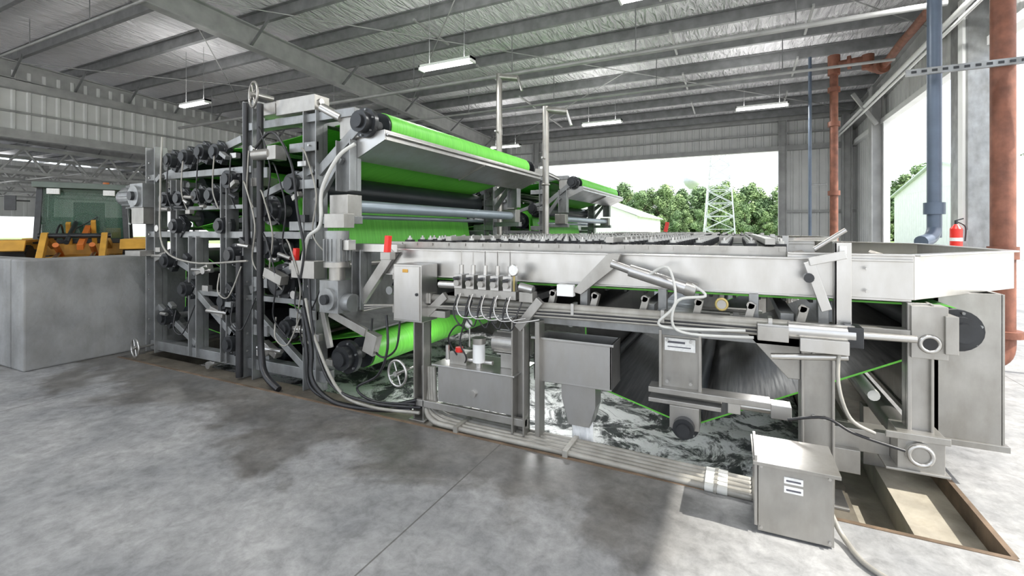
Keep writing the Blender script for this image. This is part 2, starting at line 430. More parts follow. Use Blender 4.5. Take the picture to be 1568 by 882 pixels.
for y in(-4,3,): w.ibeam((-20.2,y,0),(-20.2,y,6.2),.3,.3,.03,'beam')
w.build('wall_left')
w=MB()
for k,X in enumerate((-22,-25,-29,-33,-38)):
    z=4.5
    w.beam((X,-5,z),(X,22,z),.12,.12,'beam'); w.beam((X,-5,z-.85),(X,22,z-.85),.1,.1,'beam')
    y=-5.0
    while y<21.5:
        w.cyl((X,y,z),(X,y+.6,z-.85),.035,'beam',6); w.cyl((X,y+.6,z-.85),(X,y+1.2,z),.035,'beam',6); y+=1.2
for y in range(-4,22,3): w.cyl((-38,y,3.65),(-20.5,y,3.65),.03,'beam',6)
w.build('roof_trusses')
w=MB()
w.corr((-44,-5,0),(-44,22,0),2.6,6.4,'panel',side=-1,pitch=.6)
w.corr((-44,22,0),(-20,22,0),3.2,6.4,'panel',side=-1,pitch=.5)
for y in range(-5,23,5): w.ibeam((-43.7,y,0),(-43.7,y,6.2),.3,.3,.03,'beam')
for x in (-38,-32,-26): w.ibeam((x,21.8,0),(x,21.8,6.2),.3,.3,.03,'beam')
w.build('wall_far_bay')

# ------------------------------------------------------------------ light fixtures (strip lights; upward lamps added to brighten the ceiling)
def fixture(x,y,z,l=1.25,alongY=False,en=100):
    e=empty('fluorescent_fixture',(x,y,z))
    m=MB(); 
    m.box(-l/2,l/2,-.09,.09,.02,.07,'white'); m.prismX([(-.09,.02),(-.06,-.03),(.06,-.03),(.09,.02)],-l/2+.02,l/2-.02,'lamp')
    for q in(-l/2,l/2-.03): m.box(q,q+.03,-.09,.09,-.035,.07,'white')
    h=RZ(y)-z-.2
    for q in(-l/3,l/3): m.cyl((q,0,.07),(q,0,h),.006,'purl',6)
    o=m.build('fixture_body',e)
    for dz,rx,k in((-.05,0,1.0),(.09,math.pi,.28)):
        li=bpy.data.lights.new('tube_and_uplight','AREA'); li.shape='RECTANGLE'; li.size=l; li.size_y=.12; li.energy=en*k; li.color=(1,.99,.96)
        lo=bpy.data.objects.new('tube_and_uplight',li); COL.objects.link(lo); lo.parent=e; lo.location=(0,0,dz); lo.rotation_euler=(rx,0,0)
    if alongY: e.rotation_euler=(0,0,math.pi/2)
fixture(-5.25,7.8,5.0); fixture(-.9,7.0,5.15,1.4); fixture(.6,14.6,5.1,1.3); fixture(-3.9,14.6,5.1,1.3); fixture(-8.3,16.5,5.0,1.3)
fixture(2.8,9.5,5.8,1.3,True); fixture(-14,8,5.3); fixture(-5,1.0,5.6); fixture(1.2,1,5.6); fixture(-12,0,5.6); fixture(-26,6,4.4); fixture(-26,14,4.4)

# ------------------------------------------------------------------ belt filter press
def press(name,off):
    E=empty(name,(0,off,0))
    YN,YF=3.6,7.55
    B0,B1=3.8,7.35
    loopA=[(-3.38,2.78,.15,1),(-5.3,2.62,.10,1),(-6.1,2.66,.1,1),(-6.95,2.55,.15,1),(-6.95,2.02,.13,1),(-5.4,1.5,.13,1),(-4.58,1.27,.2,1),(-4.36,2.17,.18,-1)]
    loopB=[(1.16,1.10,.13,1),(-3.1,1.10,.12,1),(-1.22,.93,.06,-1),(-1.1,.45,.05,1),(-.34,.305,.11,1)]
    m=MB()
    m.ribbon(belt_path(loopA),B0,B1,.006,'green','green','green')
    m.ribbon(belt_path(loopB),B0,B1,.012,'dgreen','dbelt','green')
    loopC=[(-4.76,1.92,.2,1),(-5.45,2.3,.14,1),(-6.45,2.28,.12,1),(-6.5,1.85,.12,1),(-5.6,1.75,.12,-1),(-4.74,1.5,.2,1)]
    m.ribbon(belt_path(loopC),B0-.05,B1,.008,'green','green','green')
    loopD=[(-4.45,.62,.13,1),(-5.5,.85,.13,1),(-6.7,1.3,.15,1),(-6.75,.55,.12,1),(-5.4,.35,.1,1)]
    m.ribbon(belt_path(loopD),B0,B1,.012,'dbelt','dbelt','green')
    loopE=[(-3.62,.39,.17,1),(-4.9,.22,.1,1)]
    m.ribbon(belt_path(loopE),B0,B1,.008,'green','dbelt','green')
    m.build('filter_belts',E)
    m=MB()
    for x,z,r,s_ in loopA+loopB+loopC+loopD+loopE:
        m.cyl((x,B0-.03,z),(x,B1+.03,z),r-.008,'darkroll',28); m.cyl((x,YN-.0,z),(x,YF,z),r*.35,'steel',12)
    m.cyl((-3.66,YN,1.95),(-3.66,YF+.05,1.95),.068,'bluepipe',24)
    m.cyl((-4.25,YN,1.86),(-4.25,YF,1.86),.03,'bluepipe',12)
    m.build('rollers',E)
    # filtrate pan under the pressing zone
    m=MB()
    m.box(-4.06,-4.04,B0,B1,.72,1.46,'steel'); m.prismY([(-4.05,.72),(-3.5,.62),(-3.5,.64),(-4.05,.74)],B0,B1,'steel')
    for y in (4.2,5.2,6.2,7.0): m.box(-4.04,-4.0,y-.02,y+.02,.72,1.46,'stain2')
    m.cyl((-3.95,YN+.1,1.3),(-3.95,YF,1.3),.03,'stain2',10)
    m.build('filtrate_pan',E)
    m=MB()
    for sg,Y in((-1,YN),(1,YF)):
        m.hub(-3.38,Y,2.78,.15,sg)
        for x,z,r in [(-4.36,2.2,.15),(-4.76,1.92,.17),(-4.74,1.5,.17),(-4.58,1.12,.2),(-3.62,.39,.17),(-5.4,1.4,.14),(-5.45,2.3,.15),(-5.6,1.75,.13),(-4.45,.62,.13)]:
            m.hub(x,Y,z,r,sg)
        for x,z in [(-6.62,2.6),(-6.28,2.62),(-5.95,2.66),(-5.66,2.64),(-6.72,2.1),(-6.4,2.1),(-6.02,2.12),(-5.75,2.12),(-6.75,.55),(-5.5,.85),(-5.4,.35),(-6.3,.95),(-6.7,1.3),(-6.5,1.75)]:
            m.hub(x,Y+.02*sg,z,.13,sg)
            m.obox((x,Y+.04*sg,z),(.22,.08,.22),(0,.6,0),'hub')
    m.build('bearings',E,.006)
    m=MB()
    m.prismY([(-3.16,2.70),(-3.15,2.60),(-3.56,2.42),(-3.76,2.50),(-3.76,2.52),(-3.56,2.44),(-3.17,2.62),(-3.18,2.70)],YN+.02,YF+.1,'stain')
    for Y in(YN-.0,YF+.1): m.prismY([(-3.16,2.70),(-3.15,2.60),(-3.56,2.42),(-3.76,2.50),(-3.6,2.66)],Y,Y+.015,'stain')
    m.cyl((-3.14,YN+.02,2.655),(-3.14,YF+.1,2.655),.014,'stain',8)
    m.beam((-3.56,5.6,2.42),(-3.15,5.6,2.60),.02,.05,'stain2')
    m.build('drip_tray',E)
    m=MB()
    for sg,Y in((-1,YN),(1,YF)):
        y0,y1=(Y-.06,Y+.06)
        def post(x0,x1,z0,z1,k='steel'):
            m.box(x0,x1,y0+.05,y0+.062,z0,z1,k); m.box(x0,x0+.012,y0-.04,y1,z0,z1,k); m.box(x1-.012,x1,y0-.04,y1,z0,z1,k)
        post(-7.24,-7.02,.05,2.82); post(-6.27,-6.1,.1,1.62); post(-5.2,-5.02,-.03,3.2); post(-4.2,-4.0,-.03,2.97); post(-5.62,-5.5,.1,2.35); post(-6.66,-6.52,1.3,2.35)
        post(-3.72,-3.52,2.1,2.62); post(-3.5,-3.38,.9,1.5)
        m.box(-7.24,-5.1,y0,y1,2.37,2.45,'steel'); m.box(-7.24,-4.1,y0,y1,1.60,1.68,'steel'); m.box(-7.2,-3.9,y0,y1,.08,.2,'steel')
        m.box(-6.2,-4.0,y0,y1,.88,.94,'steel'); m.box(-5.2,-3.5,y0,y1,2.86,2.95,'steel'); m.box(-4.2,-3.5,y0,y1,1.76,1.84,'steel')
        m.box(-7.2,-5.2,y0,y1,1.95,2.0,'steel')
        m.beam((-6.9,Y-.02,2.42),(-5.3,Y-.02,2.78),.06,.09,'steel'); m.beam((-5.1,Y-.05,1.0),(-4.2,Y-.05,1.35),.06,.09,'steel')
        m.beam((-6.2,Y-.05,.95),(-5.2,Y-.05,.3),.06,.08,'steel'); m.beam((-5.05,Y-.04,.75),(-4.2,Y-.04,.2),.06,.08,'steel')
        m.beam((-4.05,Y-.03,2.3),(-3.45,Y-.03,2.75),.05,.1,'steel'); m.beam((-3.7,Y-.04,2.45),(-4.05,Y-.04,2.0),.05,.08,'steel')
        m.beam((-4.9,Y-.03,2.1),(-4.1,Y-.03,2.35),.05,.08,'steel'); m.beam((-6.9,Y-.03,1.4),(-6.2,Y-.03,1.15),.05,.08,'steel'); m.beam((-7.1,Y-.03,.7),(-6.2,Y-.03,.25),.05,.07,'steel')
        m.box(-3.8,-3.55,Y-.1,Y+.1,1.84,2.06,'stain2'); m.box(-3.72,-3.46,Y-.04,Y+.12,2.64,2.88,'stain2')
        for zz in (2.6,2.2,1.75,1.3,.8): m.box(-4.42,-4.0,Y-.09,Y-.06,zz-.06,zz+.04,'steel')
        for zz in (2.35,1.9,1.5,1.1,.55): m.box(-5.02,-4.78,Y-.09,Y-.05,zz-.06,zz+.06,'steel')
        m.box(-5.05,-4.85,Y-.1,Y+.1,2.2,2.3,'stain2')
        m.box(-4.62,-4.02,Y-.1,Y+.1,2.97,3.14,'stain2'); m.box(-4.95,-4.66,Y-.08,Y+.08,3.0,3.14,'stain2'); m.cyl((-5.02,Y-.02,3.07),(-4.0,Y-.02,3.07),.035,'stain',10)
        m.cyl((-3.98,Y-.03,3.0),(-3.7,Y-.03,2.86),.05,'stain',12)
        for x,z in((-6.9,1.35),(-6.0,1.2),(-5.7,.7),(-4.75,.35),(-4.3,.62)):
            m.obox((x,Y-.06,z),(.26,.08,.07),(0,random.uniform(-.5,.5),0),'stain2')
            m.cyl((x-.2,Y-.08,z),(x+.2,Y-.08,z),.026,'stain',10)
        m.bolts([(x+.1,z) for x in(-7.23,-5.2,-4.2) for z in(.3,.5,.9,1.1,1.64,2.4,2.6)],y0-.04)
    for x,z in[(-7.13,2.6),(-7.13,.3),(-5.1,3.1),(-4.1,2.9),(-4.1,.2),(-5.1,.15),(-7.13,1.6)]:
        m.box(x-.06,x+.06,YN+.06,YF-.06,z-.06,z+.06,'steel')
    for x,z in[(-6.9,1.72),(-5.9,1.2),(-5.0,2.62),(-4.3,1.0),(-5.8,.05)]:
        m.cyl((x,YN-.1,z),(x,YF,z),.025,'stain',10); m.cyl((x,YN-.14,z),(x,YN-.1,z),.045,'stain',12)
    m.build('press_frame',E,.004)
    m=MB()
    for sg,Y in((-1,YN),(1,YF)):
        m.box(-3.2,.95,Y-.01,Y+.01,1.26,1.52,'stain'); m.box(-3.2,.95,Y-.05,Y+.01,1.505,1.52,'stain'); m.box(-3.2,.62,Y-.03,Y+.01,1.26,1.272,'stain')
        m.box(-3.2,.3,Y+.06,Y+.09,1.5,1.585,'stain2'); m.box(-3.0,.5,Y-.05,Y+.05,.93,1.0,'steel')
        m.box(-3.0,.5,Y+.0,Y+.03,1.0,1.06,'steel')
        for x in(-2.7,-1.9,-1.1,-.5,.1,.5): m.box(x-.03,x+.03,Y-.03,Y+.05,.98,1.27,'steel')
        m.beam((-3.45,Y-.04,.95),(-3.0,Y-.04,1.5),.05,.1,'stain2'); m.box(-3.5,-2.95,Y-.06,Y+.06,1.48,1.56,'stain')
        for x in(-1.35,-1.0,-.62,-.25,.08,.38): 
            m.obox((x,Y-.05,1.15),(.05,.06,.11),(0,.25,0),'stain2'); m.cyl((x,Y-.08,1.19),(x,Y-.04,1.19),.025,'stain2',10)
        m.box(.37,.55,Y-.06,Y-.045,-.03,1.02,'stain2'); m.box(.37,.385,Y-.1,Y+.08,-.03,1.02,'stain2'); m.box(.535,.55,Y-.1,Y+.08,-.03,1.02,'stain2')
        m.box(.3,.62,Y-.14,Y+.1,-.03,-.012,'stain2')
        m.box(.55,.64,Y-.08,Y-.065,1.1,1.62,'stain'); m.box(.55,.565,Y-.08,Y+.0,1.1,1.62,'stain')
        m.prismY([(.05,1.0),(.37,1.0),(.37,.72),(.30,.72)],Y-.05,Y-.03,'stain2')
        m.box(.35,1.0,Y-.07,Y+.03,1.03,1.1,'stain2')
        m.box(-.52,-.23,Y-.02,Y-.005,.5,.97,'stain2'); m.box(-.52,-.50,Y-.06,Y+.02,.5,.97,'stain2'); m.box(-.25,-.23,Y-.06,Y+.02,.5,.97,'stain2')
        m.box(-.59,.2,Y-.09,Y+.05,.51,.55,'stain2'); m.box(-.59,-.1,Y-.09,Y+.05,.44,.47,'stain2'); m.box(-.44,-.24,Y-.1,Y+.06,.28,.44,'stain2')
        m.hub(-.34,Y-.03,.305,.1,sg)
        m.box(-.06,.02,Y-.08,Y+.04,.44,.51,'stain'); m.cyl((.0,Y-.03,.49),(.28,Y-.03,.49),.03,'stain',12); m.box(.2,.32,Y-.08,Y+.04,.45,.54,'stain')
        m.box(.93,1.1,Y-.08,Y+.04,.94,1.25,'stain2'); m.torus((1.015,Y-.085,1.03),(0,1,0),.045,.012,'stain'); m.cyl((1.015,Y-.082,1.03),(1.015,Y-.09,1.03),.036,'black',16)
        m.box(1.08,1.14,Y-.1,Y+.06,.98,1.2,'stain2'); m.hub(1.18,Y+.1,1.1,.125,sg)
        m.box(.92,.94,Y-.05,Y+.06,.48,1.26,'stain2'); m.box(1.03,1.045,Y-.05,Y+.06,.48,1.26,'stain2'); m.box(.92,1.045,Y-.02,Y-.005,.48,1.26,'stain2')
        m.box(.86,.88+.2,Y-.1,Y+.1,.28,.5,'stain2'); m.box(.8,1.1,Y-.12,Y-.1,.46,.5,'stain2'); m.box(.8,1.1,Y-.12,Y+.12,.27,.285,'stain2')
        m.bolts([(.6,1.2),(.6,1.5),(.44,.5),(.5,.5),(.44,.9),(.5,.9),(-.46,.9),(-.3,.9),(-.46,.6),(-.3,.6),(.96,1.2),(1.07,1.2),(.72,1.46),(.72,1.32)],Y-.065,.012)
    m.cyl((.96,YN-.13,.385),(.96,YF+.1,.385),.07,'stain',24,kc='stain2'); m.torus((.96,YN-.135,.385),(0,1,0),.055,.012,'stain')
    for y in(4.5,7.2): m.box(.88,1.04,y-.06,y+.06,-.12,.33,'stain2')
    m.cyl((.8,YN+.15,.62),(.8,YF,.62),.035,'pvc',12)
    m.box(.5,.86,YN+.05,YN+.2,.28,.42,'stain2'); m.box(.55,.7,YN,YF,.15,.3,'stain2')
    for x in(-2.6,-1.6,-.6,.3): m.box(x-.04,x+.04,YN,YF,1.08,1.14,'steel')
    for i in range(22): 
        x=-2.9+i*.16; m.box(x-.012,x+.012,B0,B1,1.195,1.215,'black')
    m.build('gravity_deck',E,.004)
    m=MB(); rows=19
    for i in range(rows):
        x=-3.0+i*.182
        m.box(x-.02,x+.02,YN+.05,YF-.05,1.55,1.575,'stain2')
        yy=YN+.2+(.1 if i%2 else 0)
        while yy<YF-.15:
            m.cyl((x,yy,1.3),(x,yy,1.64),.012,'stain',6)
            m.box(x-.035,x+.035,yy-.035,yy+.035,1.535,1.60,'black'); m.cyl((x,yy,1.60),(x,yy,1.62),.024,'pvc',8)
            m.obox((x+.02,yy-.03,1.30),(.10,.012,.1),(0,0,.6),'black'); m.obox((x+.02,yy+.03,1.30),(.10,.012,.1),(0,0,-.6),'black')
            yy+=.21
    for x in (-2.4,-.9,.2):
        m.box(x-.03,x+.03,YN,YF,1.6,1.64,'stain2')
    m.build('chicane_ploughs',E)
    m=MB()
    outer=[(.3,3.6),(.957,3.58),(1.80,4.62),(1.80,6.6),(.957,7.55),(.3,7.55)]
    for i in range(len(outer)-1):
        a=outer[i];b=outer[i+1]; m.beam((a[0],a[1],1.41),(b[0],b[1],1.41),.012,.27,'stain'); m.beam((a[0],a[1],1.545),(b[0],b[1],1.545),.07,.012,'stain')
    m.prismZ([(.5,3.62),(.95,3.6),(1.79,4.63),(1.79,6.59),(.95,7.53),(.5,7.53)],1.28,1.3,'stain')
    m.prismZ([(.55,3.75),(.92,3.72),(1.7,4.7),(1.7,6.5),(.92,7.4),(.55,7.4)],1.3,1.40,'sludge')
    m.box(1.2,1.23,4.1,7.0,.28,1.28,'stain2'); m.box(1.2,1.55,4.1,4.12,.28,1.28,'stain2'); m.box(1.54,1.56,4.1,7.0,.28,1.28,'stain2'); m.box(1.18,1.58,4.08,7.0,.26,.3,'stain2')
    for i in range(7): 
        m.obox((.7+random.uniform(-.1,.7),4.6+i*.3,1.42),(.12,.1,.06),(.2,.3,i),'sludge')
    m.build('feed_box',E,.003)
    return E
P1=press('belt_filter_press',0)
P2=press('belt_filter_press',6.6)

# added fill lamps with housings under the gravity deck, to brighten the pit water
for x,y,z,en in((-1.95,4.6,.86,16),(-2.9,4.6,.80,10),(.30,4.1,.92,12)):
    m=MB(); m.box(x-.2,x+.2,y-.04,y+.04,z,z+.05,'hub'); m.box(x-.18,x+.18,y-.03,y+.03,z-.004,z,'label'); m.cyl((x,y,z+.05),(x,y,1.08),.01,'stain',6)
    m.build('added_fill_housing',P1)
    li=bpy.data.lights.new('added_fill_light','AREA'); li.shape='RECTANGLE'; li.size=.36; li.size_y=.06; li.energy=en
    lo=bpy.data.objects.new('added_fill_light',li); COL.objects.link(lo); lo.parent=P1; lo.location=(x,y,z-.012)

SX=.955
E=P1
m=MB()
m.handwheel((-5.12,3.42,3.22),(0.3,1,0),.14,'stain2'); m.cyl((-5.1,3.4,3.22),(-5.02,3.6,3.2),.03,'stain',10)
m.handwheel((-2.86,3.28,.42),(.1,1,0),.115,'stain'); m.cyl((-2.86,3.28,.42),(-2.86,3.6,.42),.015,'stain',8)
m.handwheel((-7.4,3.3,.16),(.1,1,0),.12,'stain'); m.cyl((-7.4,3.3,.16),(-7.4,3.6,.16),.015,'stain',8)
m.cyl((-3.78,3.42,1.38),(-3.78,3.42,1.62),.115,'steel',20); m.cyl((-3.78,3.42,1.62),(-3.78,3.42,1.69),.12,'steel',20)
for i in range(16):
    t=i*math.pi/8; m.obox((-3.78+math.cos(t)*.12,3.42+math.sin(t)*.12,1.5),(.03,.006,.22),(0,0,t),'steel')
m.cyl((-3.78,3.42,1.18),(-3.78,3.42,1.38),.08,'stain2',16); m.cyl((-3.78,3.42,1.33),(-3.78,3.42,1.38),.13,'stain2',20)
m.box(-3.92,-3.66,3.32,3.55,.88,1.2,'steel'); m.cyl((-3.78,3.28,1.02),(-3.78,3.34,1.02),.11,'steel',20); m.cyl((-3.78,3.24,1.02),(-3.78,3.28,1.02),.05,'hub',14)
m.cyl((-3.66,3.43,.98),(-3.56,3.43,.98),.09,'steel',16)
m.box(-3.9,-3.62,3.36,3.5,1.72,1.86,'stain2'); m.box(-3.66,-3.58,3.38,3.48,1.5,1.6,'stain')
m.cyl((-7.98,3.5,2.15),(-7.7,3.5,2.15),.15,'steel',20); m.cyl((-8.1,3.5,2.15),(-7.98,3.5,2.15),.12,'steel',20)
for i in range(16):
    t=i*math.pi/8; m.obox((-7.84,3.5+math.cos(t)*.155,2.15+math.sin(t)*.155),(.24,.03,.006),(t,0,0),'steel')
m.box(-7.72,-7.4,3.38,3.62,2.0,2.32,'steel'); m.cyl((-7.56,3.34,2.15),(-7.56,3.4,2.15),.14,'steel',20); m.cyl((-7.56,3.3,2.15),(-7.56,3.34,2.15),.06,'hub',14)
m.box(-7.72,-7.42,3.4,3.6,1.78,2.0,'stain2'); m.box(-7.8,-7.42,3.36,3.62,1.35,1.42,'stain2')
m.cyl((-5.0,3.36,2.52),(-4.72,3.36,2.52),.06,'stain2',14); m.box(-4.74,-4.6,3.32,3.46,2.45,2.6,'stain2')
m.build('gearmotors_and_handwheels',E,.004,sx=SX)
m=MB()
m.tube([(-5.0,3.42,3.1),(-5.0,3.42,1.0),(-4.98,3.42,.35),(-4.85,3.38,.12),(-4.6,3.36,.0)],.036,'black',10)
m.tube([(-5.42,3.45,1.4),(-5.42,3.45,.3),(-5.42,3.45,0)],.04,'black',10)
m.tube([(-5.3,3.45,3.15),(-5.3,3.45,2.4),(-5.26,3.45,1.5)],.03,'black',10)
m.tube([(-3.56,3.45,2.55),(-3.75,3.4,2.42),(-3.98,3.4,2.1),(-4.0,3.4,1.75),(-4.2,3.4,1.6),(-4.3,3.4,1.2)],.02,'pvc',8)
m.tube([(-5.0,3.36,2.6),(-4.7,3.36,2.75),(-4.4,3.36,2.4),(-4.3,3.36,1.9),(-4.2,3.36,1.5),(-4.25,3.36,1.2)],.014,'black',8)
m.tube([(-4.2,3.36,.9),(-4.05,3.33,.5),(-4.0,3.3,.2),(-3.7,3.3,.03),(-3.2,3.32,.03),(-2.8,3.4,.06)],.022,'black',8)
m.tube([(-4.25,3.38,.9),(-4.12,3.33,.45),(-4.05,3.32,.12),(-3.7,3.36,-.0),(-3.2,3.38,.03),(-2.75,3.42,.15)],.018,'black',8)
m.tube([(-4.15,3.34,1.0),(-3.95,3.3,.6),(-3.6,3.28,.16),(-3.2,3.3,.06),(-2.7,3.4,.05)],.016,'conduit',8)
m.tube([(-4.1,3.34,1.2),(-3.98,3.3,.65),(-3.7,3.28,.2),(-3.2,3.3,.1),(-2.7,3.42,.09)],.014,'black',8)
m.tube([(-3.1,3.4,.9),(-3.05,3.36,.6),(-3.15,3.34,.35),(-3.4,3.32,.2),(-3.2,3.34,.1),(-2.75,3.4,.12)],.012,'black',8)
m.tube([(-2.95,3.42,.85),(-2.98,3.4,.6),(-3.15,3.4,.5),(-3.3,3.42,.6),(-3.3,3.42,.85)],.010,'black',8)
for i in range(8):
    x=-5.1+random.uniform(-.3,.9); z=random.uniform(1.4,3.0)
    m.tube([(x,3.42,z),(x+.15,3.36,z-.1),(x+.3,3.36,z-.5),(x+.2,3.4,z-.9),(x+.35,3.44,z-1.1)],.009,('black','conduit')[i%2],6)
for i in range(5):
    z=1.02+i*.012; m.tube([(-3.4,3.42,z-.1),(-2.9,3.42,1.0),(-1.6,3.43,z-.01),(-.6,3.44,z),(.25,3.44,z)],.011,('conduit','black')[i%2],8)
for i in range(6):
    x=-6.9+i*.33; m.tube([(x,3.45,2.6),(x+.06,3.4,2.4),(x+.02,3.42,2.15),(x+.1,3.44,1.95)],.008,('black','conduit')[i%2],6)
for i in range(5):
    x=random.uniform(-6.9,-4.4); z=random.uniform(.5,1.3)
    m.tube([(x,3.44,z),(x+.1,3.36,z-.2),(x+.3,3.36,z-.25),(x+.45,3.42,z+.1)],.008,('black','conduit')[i%2],6)
m.tube([(-7.0,3.42,2.9),(-7.0,3.4,2.2),(-6.95,3.4,1.5),(-6.3,3.4,1.3),(-5.2,3.4,1.35)],.012,'conduit',8)
m.cyl((-2.85,3.47,1.085),(.32,3.47,1.085),.033,'conduit',14)
for x in(-2.6,-1.9,-1.2,-.5,.2): m.box(x-.012,x+.012,3.42,3.52,1.04,1.13,'stain')
m.tube([(-.62,3.4,1.36),(-.45,3.34,1.44),(-.40,3.34,1.2),(-.52,3.36,1.05),(-.38,3.38,1.02),(.05,3.4,1.04)],.010,'pvc',8)
m.tube([(-.3,3.4,1.33),(-.2,3.34,1.26),(-.38,3.34,1.22),(-.42,3.36,1.05),(-.3,3.38,.99),(.1,3.4,1.0)],.010,'pvc',8)
m.tube([(.58,3.36,1.03),(.56,3.3,.8),(.62,3.3,.6),(.75,3.34,.52)],.011,'conduit',8)
m.tube([(.3,3.4,.5),(.5,3.36,.56),(.65,3.34,.5),(.9,3.36,.44)],.009,'black',8)
m.build('hoses_and_conduits',E,sx=SX)
m=MB()
m.prismY([(-1.22,1.22),(-1.14,1.2),(-.86,1.42),(-.82,1.52),(-.92,1.52)],3.46,3.5,'stain2')
m.cyl((-.88,3.42,1.45),(-.72,3.42,1.40),.03,'stain',12); m.cyl((-.74,3.42,1.405),(-.32,3.42,1.29),.045,'stain',16); m.cyl((-.34,3.42,1.30),(-.27,3.42,1.28),.055,'stain2',16)
m.box(-1.34,-1.2,3.44,3.5,1.18,1.27,'white'); m.torus((-.1,3.42,1.2),(0,1,0),.036,.010,'brass'); m.cyl((-.1,3.41,1.2),(-.1,3.43,1.2),.03,'stain2',16)
m.box(.12,.62,3.36,3.5,1.05,1.1,'stain'); m.cyl((.3,3.4,1.07),(.66,3.4,1.07),.055,'stain',16); m.cyl((.66,3.4,1.07),(.97,3.42,1.07),.022,'stain',10)
m.box(.12,.3,3.33,3.5,1.0,1.09,'stain2'); m.box(.62,.70,3.35,3.49,1.0,1.12,'hub'); m.box(.36,.62,3.31,3.36,.96,1.04,'stain'); m.cyl((.2,3.36,.9),(.62,3.36,.94),.02,'stain',10)
m.beam((.52,3.44,1.2),(.42,3.44,1.5),.03,.06,'stain'); m.beam((.42,3.42,1.5),(.62,3.42,1.55),.03,.05,'stain'); m.cyl((.45,3.42,1.58),(.62,3.42,1.7),.014,'stain',8); m.cyl((.42,3.4,1.4),(.42,3.46,1.4),.03,'hub',12)
m.box(.6,.64,3.5,3.51,1.55,1.6,'label')
for x,y,z in((-4.4,3.42,1.42),(-3.1,3.42,1.56)): 
    m.obox((x,y,z),(.05,.05,.17),(0,.1,0),'red'); m.box(x-.06,x+.06,y-.04,y+.04,z-.14,z-.07,'stain2')
m.obox((-.95,6.9,1.74),(.05,.05,.14),(0,.2,0),'red')
m.box(-4.4,-4.05,3.36,3.5,1.2,1.38,'stain2'); m.obox((-3.28,3.40,.62),(.14,.08,.2),(0,.3,0),'stain2'); m.obox((-4.7,3.4,1.2),(.3,.1,.1),(0,.3,0),'stain2')
m.beam((-3.9,3.44,.86),(-3.4,3.44,.7),.04,.08,'stain2'); m.beam((-3.9,3.44,.5),(-4.0,3.44,.86),.04,.06,'stain2')
for i in range(30):
    x=random.uniform(-7.2,-3.9); z=random.uniform(.2,2.7)
    k=random.choice(('steel','stain','stain2','hub'))
    if i%3: m.obox((x,3.47,z),(random.uniform(.05,.14),.06,random.uniform(.04,.08)),(0,random.choice((0,0,.5,-.5)),0),k)
    else:
        m.cyl((x,3.42,z),(x+random.uniform(.08,.2),3.42,z+random.uniform(-.05,.05)),.022,k,10)
m.build('tracking_cylinders_and_levers',E,.003,sx=SX)
m=MB(); m.box(-.48,-.27,3.555,3.565,.82,.91,'label'); m.box(-.46,-.34,3.553,3.556,.875,.89,'ink'); m.box(-.46,-.3,3.553,3.556,.845,.852,'ink'); m.build('name_plate',E)
m=MB()
m.box(-1.5,-.86,3.5,3.515,.48,.82,'stain'); m.box(-1.5,-1.485,3.5,3.8,.48,.82,'stain'); m.box(-.875,-.86,3.5,3.8,.48,.82,'stain'); m.box(-1.5,-.86,3.785,3.8,.48,.82,'stain'); m.box(-1.5,-.86,3.5,3.8,.47,.485,'stain')
m.box(-1.52,-.84,3.48,3.5,.81,.83,'stain')
m.prismY([(-1.28,.48),(-1.0,.48),(-1.0,.3),(-1.05,.14),(-1.22,.14),(-1.28,.35)],3.55,3.72,'stain')
m.build('drain_hopper',E,.003)
m=MB()
for i in range(15):
    x=-1.215+i*.0115
    m.tube([(x,3.64,.16),(x+.01,3.63,.0),(x+(i-7)*.006,3.63+random.uniform(0,.06),-.2),(x+(i-7)*.016,3.66+random.uniform(-.03,.08),-.36)],.011,'foam',6)
for i in range(90):
    a=random.uniform(0,6.28); q=random.uniform(.03,.38); x=-1.10+math.cos(a)*q; y=3.88+math.sin(a)*q*.6; s_=random.uniform(.01,.026)
    m.cyl((x,y,-.36),(x,y,-.36+s_*1.6),s_,'foam',7,s_*.3)
m.build('falling_filtrate',E)

m=MB()
m.box(-2.25,-1.65,3.38,3.5,1.13,1.2,'stain2')
for i in range(5):
    x=-2.2+i*.12
    m.box(x-.04,x+.04,3.36,3.48,1.2,1.32,'stain'); m.cyl((x,3.33,1.25),(x,3.42,1.25),.028,'stain2',12); m.cyl((x,3.42,1.32),(x,3.42,1.40),.02,'stain',10)
    m.cyl((x,3.30,1.29),(x,3.36,1.29),.015,'hub',8); m.cyl((x,3.42,1.40),(x,3.42,1.52),.006,'stain',6)
    m.tube([(x,3.36,1.15),(x-.02,3.32,1.0),(x+.06,3.32,.9),(x+.1,3.34,1.02),(x+.12,3.4,1.12)],.007,'black',6)
    m.tube([(x+.03,3.36,1.16),(x+.03,3.3,1.05),(x+.1,3.3,.97),(x+.3,3.34,1.0)],.007,'stain',6)
m.torus((-1.68,3.4,1.37),(0,1,0),.04,.008,'stain'); m.cyl((-1.68,3.39,1.37),(-1.68,3.42,1.37),.04,'label',16); m.cyl((-1.68,3.41,1.2),(-1.68,3.41,1.33),.01,'brass',8)
m.cyl((-2.42,3.4,1.22),(-2.2,3.4,1.22),.03,'stain',12); m.cyl((-1.62,3.4,1.24),(-1.5,3.4,1.22),.035,'stain',12)
m.box(-1.62,-1.5,3.38,3.48,1.12,1.2,'stain2')
m.build('valve_manifold',E,.003,sx=.975)

